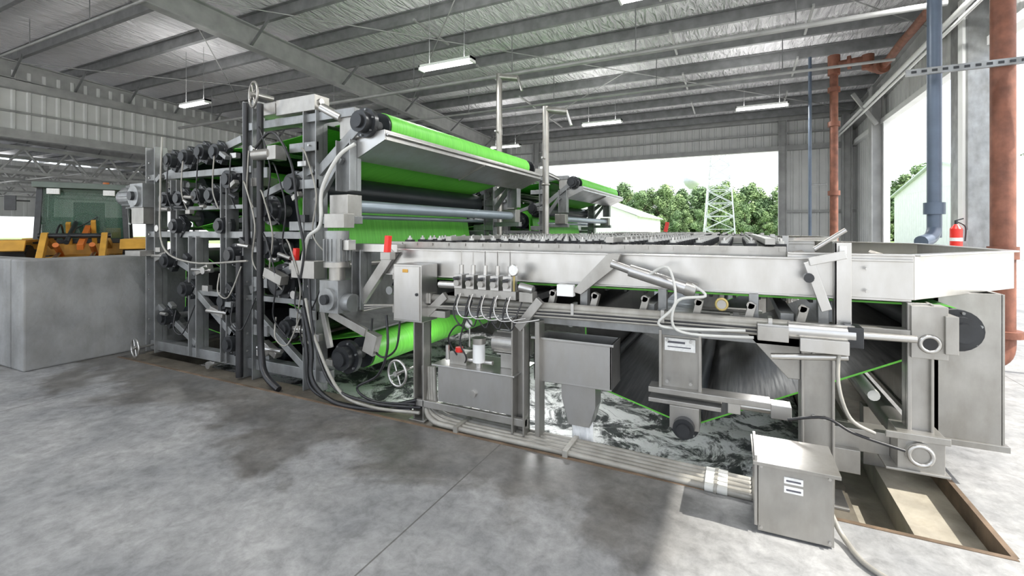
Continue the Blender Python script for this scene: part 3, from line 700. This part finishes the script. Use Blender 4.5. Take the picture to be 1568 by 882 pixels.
m=MB()
m.box(-2.88,-2.56,3.32,3.56,.88,1.39,'stain'); m.box(-2.865,-2.575,3.305,3.32,.895,1.375,'stain')
m.box(-2.76,-2.70,3.298,3.306,1.32,1.35,'yellow'); m.cyl((-2.6,3.295,1.13),(-2.6,3.305,1.13),.014,'hub',10)
for z in(1.28,.98): m.box(-2.885,-2.87,3.31,3.325,z-.03,z+.03,'stain2')
m.box(-2.95,-2.88,3.5,3.55,.9,1.35,'stain2')
m.build('control_cabinet',E,.006,sx=.975)

e=empty('hydraulic_power_unit'); m=MB()
m.box(-2.48,-1.72,3.42,3.78,.18,.50,'stain'); m.box(-2.52,-1.68,3.38,3.82,.50,.515,'stain')
m.cyl((-2.08,3.48,.56),(-2.08,3.48,.72),.055,'white',20); m.cyl((-2.08,3.48,.72),(-2.08,3.48,.77),.062,'stain2',20); m.cyl((-2.08,3.48,.515),(-2.08,3.48,.56),.03,'stain',12)
m.cyl((-1.98,3.62,.72),(-1.68,3.62,.72),.1,'stain2',20); m.cyl((-1.68,3.62,.72),(-1.63,3.62,.72),.085,'stain2',20); m.box(-1.9,-1.76,3.55,3.68,.515,.64,'stain2')
for i in range(10):
    t=i*math.pi/5; m.obox((-1.83,3.62+math.cos(t)*.1,.72+math.sin(t)*.1),(.26,.02,.006),(t,0,0),'stain2')
m.box(-2.38,-2.2,3.46,3.6,.515,.62,'stain2'); m.cyl((-2.3,3.5,.62),(-2.3,3.5,.66),.035,'red',14); m.cyl((-2.2,3.5,.56),(-1.95,3.5,.56),.02,'stain',10); m.cyl((-2.4,3.46,.55),(-2.4,3.46,.68),.02,'stain',10)
m.torus((-2.14,3.4,.9),(0,1,0),.035,.008,'stain'); m.cyl((-2.14,3.4,.9),(-2.14,3.42,.9),.034,'label',14); m.cyl((-2.14,3.42,.7),(-2.14,3.42,.87),.008,'stain',8)
m.tube([(-2.3,3.46,.6),(-2.35,3.4,.75),(-2.25,3.4,.88),(-2.14,3.42,.82)],.008,'black',6)
m.tube([(-2.2,3.44,.55),(-2.15,3.38,.62),(-2.2,3.36,.75),(-2.15,3.38,.95),(-2.1,3.4,1.1)],.008,'black',6)
for x,yy in((-2.70,3.42),(-1.66,3.40)):
    m.box(x-.06,x-.045,yy,yy+.12,-.02,.98,'stain2'); m.box(x+.045,x+.06,yy,yy+.12,-.02,.98,'stain2'); m.box(x-.06,x+.06,yy+.1,yy+.115,-.02,.98,'stain2'); m.box(x-.09,x+.09,yy-.03,yy+.15,-.03,-.015,'stain2')
m.box(-1.52,-1.48,3.44,3.56,-.0,.96,'stain2'); m.box(-2.74,-1.6,3.42,3.46,.1,.16,'stain2'); m.box(-2.74,-2.4,3.42,3.5,.92,.98,'stain2')
m.beam((-2.66,3.44,.9),(-2.4,3.44,1.12),.05,.07,'stain2'); m.beam((-1.66,3.42,.9),(-1.46,3.42,1.14),.05,.07,'stain2')
m.cyl((-2.1,3.4,.3),(-2.1,3.42,.3),.03,'stain2',12)
m.build('power_unit_body',e,.004,sx=.965)

m=MB()
for i in range(5):
    y=3.32+i*.054
    m.tube([(-2.70+i*.03,3.5,.45),(-2.66+i*.03,3.48,.12),(-2.5,y+.03,.04),(-2.2,y,.025),(-1,y,.02),(0.0,y-.04,.02),(.083,y-.05,.03)],.022,'conduit',10)
for x in(-2.2,-1.2): m.box(x-.02,x+.02,3.28,3.57,-.03,.052,'conduit')
for i in range(5):
    m.cyl((-.2,3.285+i*.054,.022),(-.06,3.28+i*.054,.024),.027,'pvc',12); m.cyl((-.14,3.285+i*.054,.022),(-.12,3.28+i*.054,.022),.032,'conduit',12)
m.build('conduit_bundle',sx=.965)

e=empty('junction_box'); m=MB()
m.obox((.28,3.10,.205),(.36,.28,.39),(0,0,0.02),'stain2'); m.obox((.28,2.955,.205),(.35,.012,.37),(0,0,.02),'stain2')
m.obox((.28,3.09,.41),(.41,.34,.02),(.05,0,.02),'stain2'); m.box(.085,.1,2.93,3.28,.05,.44,'stain2')
for z in(.31,.26): m.box(.23,.32,2.942,2.95,z,z+.035,'label'); m.box(.24,.31,2.940,2.943,z+.012,z+.022,'ink')
for x in(.13,.43): m.box(x-.02,x+.02,3.0,3.2,0,.02,'stain2')
m.bolts([(.12,.38),(.44,.38),(.12,.04),(.44,.04)],2.95,.008)
m.build('box_body',e,.006)
m=MB(); m.tube([(.47,3.1,.12),(.52,3.05,.03),(.6,2.85,.018),(.85,2.7,.018),(1.1,2.72,.018),(1.6,2.75,.018),(2.4,2.6,.018)],.014,'conduit',8)
for q in((.75,2.745),(1.15,2.72)): m.box(q[0]-.03,q[0]+.03,q[1]-.04,q[1]+.04,0,.04,'conduit')
m.build('floor_cable')

m=MB(); m.box(-8.0,-7.65,2.43,11,0,1.34,'wallc'); m.build('concrete_barrier',None,.02)
m=MB(); m.box(-9.4,-8.02,2.43,2.7,0,1.34,'wallc'); m.build('concrete_barrier',None,.02)

for x,y,h in((-4.68,9.0,5.1),(-3.43,8.6,4.15)):
    m=MB(); m.cyl((x,y,0),(x,y,h),.065,'stain2',14); m.cyl((x,y,h-.06),(x+.4,y+.1,h-.12),.065,'stain2',14); m.cyl((x+.4,y+.1,h-.1),(x+.5,y+.1,h-.4),.03,'stain',8); m.cyl((x,y,0),(x,y,.03),.13,'stain',14); m.torus((x,y,2.6),(0,0,1),.07,.02,'stain2'); m.cyl((x,y-.2,h*.75),(x,y+.1,h*.75),.02,'stain',8); m.build('water_pipe_post')

m=MB(); rx=2.86
m.cyl((rx,7.57,.42),(rx,7.57,7.0),.112,'rust',24)
m.cyl((rx,7.57,.42),(rx,7.57,.5),.18,'rust',24); m.tube([(rx,7.57,.45),(rx-.03,7.55,.22),(rx-.2,7.5,.14),(2.3,7.45,.13)],.115,'rust',16)
m.cyl((rx,7.57,1.35),(rx,7.57,1.5),.14,'rust',24); m.cyl((3.05,7.57,.42),(3.8,7.57,.42),.03,'pvc',10)
m.build('rust_drain_pipe')
m=MB()
m.cyl((2.28,7.75,1.6),(2.28,7.75,7.0),.075,'bgpipe',20); m.cyl((2.28,7.75,1.9),(2.28,7.75,2.05),.11,'bgpipe',20); m.tube([(2.28,7.75,1.95),(2.28,7.75,1.72),(2.2,7.6,1.6),(2.05,7.4,1.55)],.075,'bgpipe',14)
m.build('blue_grey_feed_pipe')
m=MB()
m.box(1.9,3.8,7.38,7.42,3.62,3.70,'steel'); 
for i in range(19): m.box(1.95+i*.1,2.0+i*.1,7.372,7.38,3.645,3.675,'hub')
m.build('strut_channel')
m=MB()
m.cyl((2.27,14.6,0),(2.27,14.6,6.0),.095,'rust',16)
for z in(1.0,2.6,4.4,5.3): m.cyl((2.27,14.6,z),(2.27,14.6,z+.12),.14,'rust',16)
m.cyl((2.27,14.6,5.75),(2.27,14.6,6.25),.14,'rust',16); m.cyl((2.27,14.6,6.0),(2.95,14.4,6.0),.09,'rust',14); m.cyl((2.55,14.52,6.0),(2.62,14.5,6.0),.17,'rust',16)
m.cyl((2.95,14.4,6.1),(2.95,14.4,5.75),.13,'rust',14); m.tube([(2.95,14.4,5.8),(3.1,14.2,5.65),(3.2,13.8,5.7),(3.22,12.8,5.78),(3.24,11.5,5.82),(3.25,6.5,6.0)],.085,'rust',12); m.cyl((3.12,14.1,5.66),(3.17,13.98,5.66),.17,'rust',16)
m.build('rust_fire_main')
m=MB(); m.cyl((1.74,14.6,0),(1.74,14.6,6.3),.04,'bgpipe',12); m.cyl((1.7,14.6,1.5),(2.1,14.6,1.5),.02,'steel',8); m.cyl((1.74,14.6,2.9),(2.1,14.6,2.9),.02,'steel',8); m.build('thin_riser_pipe')
m=MB()
m.cyl((3.5,21.3,5.45),(3.45,2,5.55),.05,'white',10); m.cyl((3.4,21.3,5.2),(3.38,2,5.3),.03,'white',10)
m.build('eave_pipes',WR)
e=empty('fire_extinguisher',(3.5,10.88,0)); m=MB()
m.cyl((0,0,1.3),(0,0,1.72),.085,'red',20); m.cyl((0,0,1.72),(0,0,1.8),.085,'red',20,.03); m.cyl((0,0,1.8),(0,0,1.86),.025,'hub',12); m.beam((-.02,0,1.86),(.1,0,1.9),.02,.02,'hub'); m.tube([(.02,0,1.84),(.12,-.02,1.75),(.11,-.03,1.5)],.012,'black',8); m.cyl((0,0,1.5),(0,0,1.56),.087,'label',20); m.box(-.05,.19,.085,.11,1.4,1.7,'steel')
m.build('extinguisher_body',e)

# ------------------------------------------------------------------ wheel loader
e=empty('wheel_loader',(-13.6,5.4,0)); e.rotation_euler=(0,0,math.radians(-28)); m=MB()
for x in(-1.3,1.1):
    for yy in(-.95,.95):
        m.cyl((x,yy-.22,.68),(x,yy+.22,.68),.68,'tyre',28); m.cyl((x,yy-.23,.68),(x,yy+.23,.68),.34,'yellow',20)
        for i in range(20):
            t=i*math.pi/10; m.obox((x+math.cos(t)*.68,yy,.68+math.sin(t)*.68),(.06,.42,.1),(0,-t,0),'tyre')
        m.prismY([(x-.75,1.3),(x-.6,1.5),(x+.6,1.5),(x+.75,1.3),(x+.7,1.28),(x+.55,1.45),(x-.55,1.45),(x-.7,1.28)],yy-.25,yy+.25,'yellow')
m.box(-2.4,-.5,-.6,.6,.8,1.5,'yellow'); m.prismY([(-2.4,1.5),(-.6,1.5),(-.6,1.75),(-2.2,1.62)],-.55,.55,'yellow'); m.box(-.5,1.6,-.45,.45,.6,1.15,'yellow')
m.box(-.7,.6,-.7,.7,1.15,1.45,'yellow')
for x,yy in((-.75,-.74),(-.75,.74),(.62,-.74),(.62,.74)): m.beam((x,yy,1.4),(x*.9,yy*.93,2.62),.10,.10,'hub')
m.box(-.85,.8,-.78,.78,2.6,2.72,'lgreen'); m.box(-.72,.62,-.74,.74,1.4,1.5,'hub')
for yy in(-.72,.72): m.box(-.66,.56,yy-.01,yy+.01,1.5,2.6,'glass'); m.beam((-.05,yy,1.45),(-.05,yy*.97,2.6),.07,.07,'hub'); m.beam((-.7,yy,1.85),(.6,yy,1.85),.05,.05,'hub')
m.box(.56,.58,-.68,.68,1.5,2.6,'glass'); m.box(-.66,-.64,-.68,.68,1.5,2.6,'glass'); m.box(-.72,-.66,-.7,.7,1.4,2.0,'hub')
m.box(-.4,.05,-.28,.28,1.5,1.78,'hub'); m.box(-.46,-.3,-.28,.28,1.7,2.35,'hub'); m.torus((.3,0,1.95),(.6,0,.8),.2,.025,'hub'); m.cyl((.45,0,1.5),(.32,0,1.95),.03,'hub',8); m.box(.2,.5,-.6,-.35,1.5,1.9,'hub')
m.cyl((.6,-.3,1.6),(.62,.25,2.0),.015,'hub',6)
for yy in(-.45,.45): m.box(.75,.85,yy-.1,yy+.1,2.46,2.58,'label')
m.beam((.8,-.8,2.3),(.9,-1.05,2.3),.03,.03,'hub'); m.box(.88,.92,-1.15,-.98,2.1,2.4,'hub')
for yy in(-.45,.45):
    m.beam((.7,yy,1.35),(1.6,yy,1.58),.10,.14,'yellow'); m.beam((1.6,yy,1.58),(2.6,yy,.6),.10,.18,'yellow'); m.cyl((.8,yy*.6,1.0),(1.8,yy*.6,1.4),.05,'orange',12); m.cyl((1.3,yy*.6,1.25),(2.2,yy*.6,1.1),.035,'stain',10)
m.beam((.75,.1,1.75),(1.9,.1,1.35),.10,.12,'orange'); m.cyl((.8,-.1,1.85),(1.9,-.1,1.45),.045,'hub',12); m.cyl((1.6,-.55,1.58),(1.6,.55,1.58),.05,'hub',12)
m.beam((.72,.2,1.4),(.95,.2,1.9),.08,.1,'yellow'); m.beam((.72,-.2,1.4),(.95,-.2,1.85),.08,.1,'yellow')
m.tube([(.7,-.3,1.5),(1.0,-.3,1.8),(1.4,-.3,1.7),(1.6,-.3,1.5)],.02,'black',6)
m.prismY([(2.4,.2),(3.3,.15),(3.35,.2),(2.65,.35),(2.5,.7),(2.75,1.15),(2.65,1.15),(2.35,.75)],-1.25,1.25,'lgreen')
m.cyl((-.3,.3,2.72),(-.3,.3,2.84),.06,'orange',12)
m.build('loader_body',e,.01)

# ------------------------------------------------------------------ outdoors
g=MB(); g.box(10,60,-30,110,-.12,-.02,'asphalt'); g.box(-80,10,24,36,-.12,-.02,'asphalt'); g.box(-80,10,-40,-8,-.12,-.02,'asphalt'); g.box(-140,10,36,300,-.14,-.03,'grass'); g.box(10,260,36,300,-.10,-.01,'grass'); g.box(60,260,-60,36,-.12,-.03,'grass'); g.box(-100,-45,-8,24,-.12,-.02,'asphalt')
g.build('ground_outside')
def tree_mesh(name,mk,seed,h=9.5):
    rnd=random.Random(seed); m=MB()
    m.cyl((0,0,0),(0,0,h*.6),.28,'bark',8,.12)
    for i in range(5):
        t=i*1.26; m.cyl((0,0,h*.3+i*.4),(math.cos(t)*2,math.sin(t)*2,h*.55+i*.5),.1,'bark',6,.04)
    blobs=[]
    for i in range(34):
        z=rnd.uniform(1.2,h); q=(z-1.2)/(h-1.2)
        rr=rnd.uniform(0,1)*(2.6*math.sin(math.pi*min(1,.25+.75*q))+.4); a=rnd.uniform(0,6.28)
        blobs.append((Vector((math.cos(a)*rr,math.sin(a)*rr,z)),rnd.uniform(.5,1.15)))
    for c_,R in blobs:
        for j in range(190):
            d=Vector((rnd.gauss(0,1),rnd.gauss(0,1),rnd.gauss(0,1))).normalized(); p=c_+d*R*rnd.uniform(.6,1.25)
            n=(d+Vector((rnd.uniform(-.9,.9),rnd.uniform(-.9,.9),rnd.uniform(-.2,1.2)))).normalized()
            _,a,b=m.frame(n); s_=rnd.uniform(.10,.24)
            m.add([p+a*s_,p+b*s_*.8,p-a*s_,p-b*s_*.8],[(0,1,2,3)],mk)
    return m.build(name)
T=[tree_mesh('tree','leaf',1),tree_mesh('tree','leaf2',2,8.5),tree_mesh('tree','leaf',3,10.5),tree_mesh('tree','leaf2',4,9.8)]
pos=[]
for i in range(64):
    t=i/63; pos.append((-40+t*74+random.uniform(-.8,.8),104+random.uniform(-7,7)-8*t,random.uniform(.70,1.08)+.12*t))
for i in range(34): pos.append((-38+i*2.1+random.uniform(-.8,.8),92+random.uniform(-2,2)-5*i/34,random.uniform(.4,.6)))
for i in range(22): pos.append((34+i*3.6+random.uniform(-1,1),80-i*1.5+random.uniform(-5,5),random.uniform(.95,1.35)))
for i,(x,y,s_) in enumerate(pos):
    if i<4: o=T[i]
    else: o=bpy.data.objects.new('tree',T[i%4].data); COL.objects.link(o)
    o.location=(x,y,-.1); o.scale=(s_,s_,s_*random.uniform(.9,1.15)); o.rotation_euler=(0,0,random.uniform(0,6))
m=MB(); H=16; w0,w1=2.0,.9; cx,cy=-2.2,70
def cor(z,i):
    w=w0+(w1-w0)*z/H; sx,sy=((-1,-1),(1,-1),(1,1),(-1,1))[i]; return Vector((cx+sx*w,cy+sy*w,z))
nz=9
for i in range(4):
    m.beam(cor(0,i),cor(H,i),.16,.16,'galvt')
    for k in range(nz):
        z0=H*k/nz;z1=H*(k+1)/nz; j=(i+1)%4
        m.beam(cor(z0,i),cor(z1,j),.08,.08,'galvt'); m.beam(cor(z0,j),cor(z1,i),.08,.08,'galvt'); m.beam(cor(z1,i),cor(z1,j),.08,.08,'galvt')
for z in(12.5,15.5):
    m.beam((cx-3,cy,z),(cx+3,cy,z),.15,.15,'galvt')
m.build('transmission_tower')
m=MB(); cx,cy=-12.3,150
m.cyl((cx,cy,0),(cx,cy,14.5),.8,'white',20)
prof=[(.8,14.0),(2.0,15.2),(2.5,16.2),(2.4,17.1),(1.6,17.9),(.01,18.2)]; vs=[];fs=[]
for r_,z in prof:
    for i in range(24): t=i*math.pi/12; vs.append((cx+math.cos(t)*r_,cy+math.sin(t)*r_,z))
for k in range(len(prof)-1):
    for i in range(24): fs.append((k*24+i,k*24+(i+1)%24,(k+1)*24+(i+1)%24,(k+1)*24+i))
m.add(vs,fs,'galvt',True); m.build('water_tower')
def shed(name,x0,x1,y0,y1,h,rh,rk,axis='Y'):
    m=MB()
    m.corr((x0,y0,0),(x1,y0,0),0,h,'white',side=-1,pitch=.6); m.corr((x0,y1,0),(x1,y1,0),0,h,'white',pitch=.6); m.corr((x0,y0,0),(x0,y1,0),0,h,'white',pitch=.6); m.corr((x1,y0,0),(x1,y1,0),0,h,'white',side=-1,pitch=.6)
    xm=(x0+x1)/2;ym=(y0+y1)/2
    if axis=='Y':
        m.prismY([(x0-.3,h-.1),(xm,h+rh),(x1+.3,h-.1),(x1+.3,h),(xm,h+rh+.15),(x0-.3,h)],y0-.3,y1+.3,rk); 
        for y in(y0,y1): m.prismY([(x0,h-.05),(x1,h-.05),(xm,h+rh)],y-.02,y+.02,'white')
    else:
        m.prismX([(y0-.3,h-.1),(ym,h+rh),(y1+.3,h-.1),(y1+.3,h),(ym,h+rh+.15),(y0-.3,h)],x0-.3,x1+.3,rk)
        for x in(x0,x1): m.prismX([(y0,h-.05),(y1,h-.05),(ym,h+rh)],x-.02,x+.02,'white')
    m.box(xm-1.2,xm+1.2,y0-.06,y0-.03,0,2.6,'steel')
    return m.build(name)
shed('white_greenhouse',-21,-9.5,50,66,3.2,2.2,'white')
shed('storage_shed',14,30,36,58,5.0,2.0,'roofg','X')
shed('small_outbuilding',7,11,68,72,2.4,.6,'roofg')

# ------------------------------------------------------------------ world & sun
W=bpy.data.worlds.new('world'); SC.world=W; W.use_nodes=True; nt=W.node_tree; bg=nt.nodes['Background']
sky=nt.nodes.new('ShaderNodeTexSky'); sky.sky_type='NISHITA'; sky.sun_disc=False; sky.sun_elevation=math.radians(48); sky.sun_rotation=math.radians(90); sky.dust_density=3; sky.air_density=1
mx=nt.nodes.new('ShaderNodeMix'); mx.data_type='RGBA'; mx.inputs[0].default_value=.75; mx.inputs[7].default_value=(.93,.96,1,1)
sc=nt.nodes.new('ShaderNodeVectorMath'); sc.operation='SCALE'; sc.inputs['Scale'].default_value=.25
nt.links.new(sky.outputs[0],sc.inputs[0]); nt.links.new(sc.outputs[0],mx.inputs[6]); nt.links.new(mx.outputs[2],bg.inputs['Color']); bg.inputs['Strength'].default_value=2.15
s_=bpy.data.lights.new('sun','SUN'); s_.energy=7.5; s_.angle=math.radians(.6); s_.color=(1,.96,.88)
so=bpy.data.objects.new('sun',s_); COL.objects.link(so); so.location=(20,0,20)
d=Vector((-math.cos(math.radians(47.6)),.05,-math.sin(math.radians(47.6)))); so.rotation_euler=d.to_track_quat('-Z','Y').to_euler()
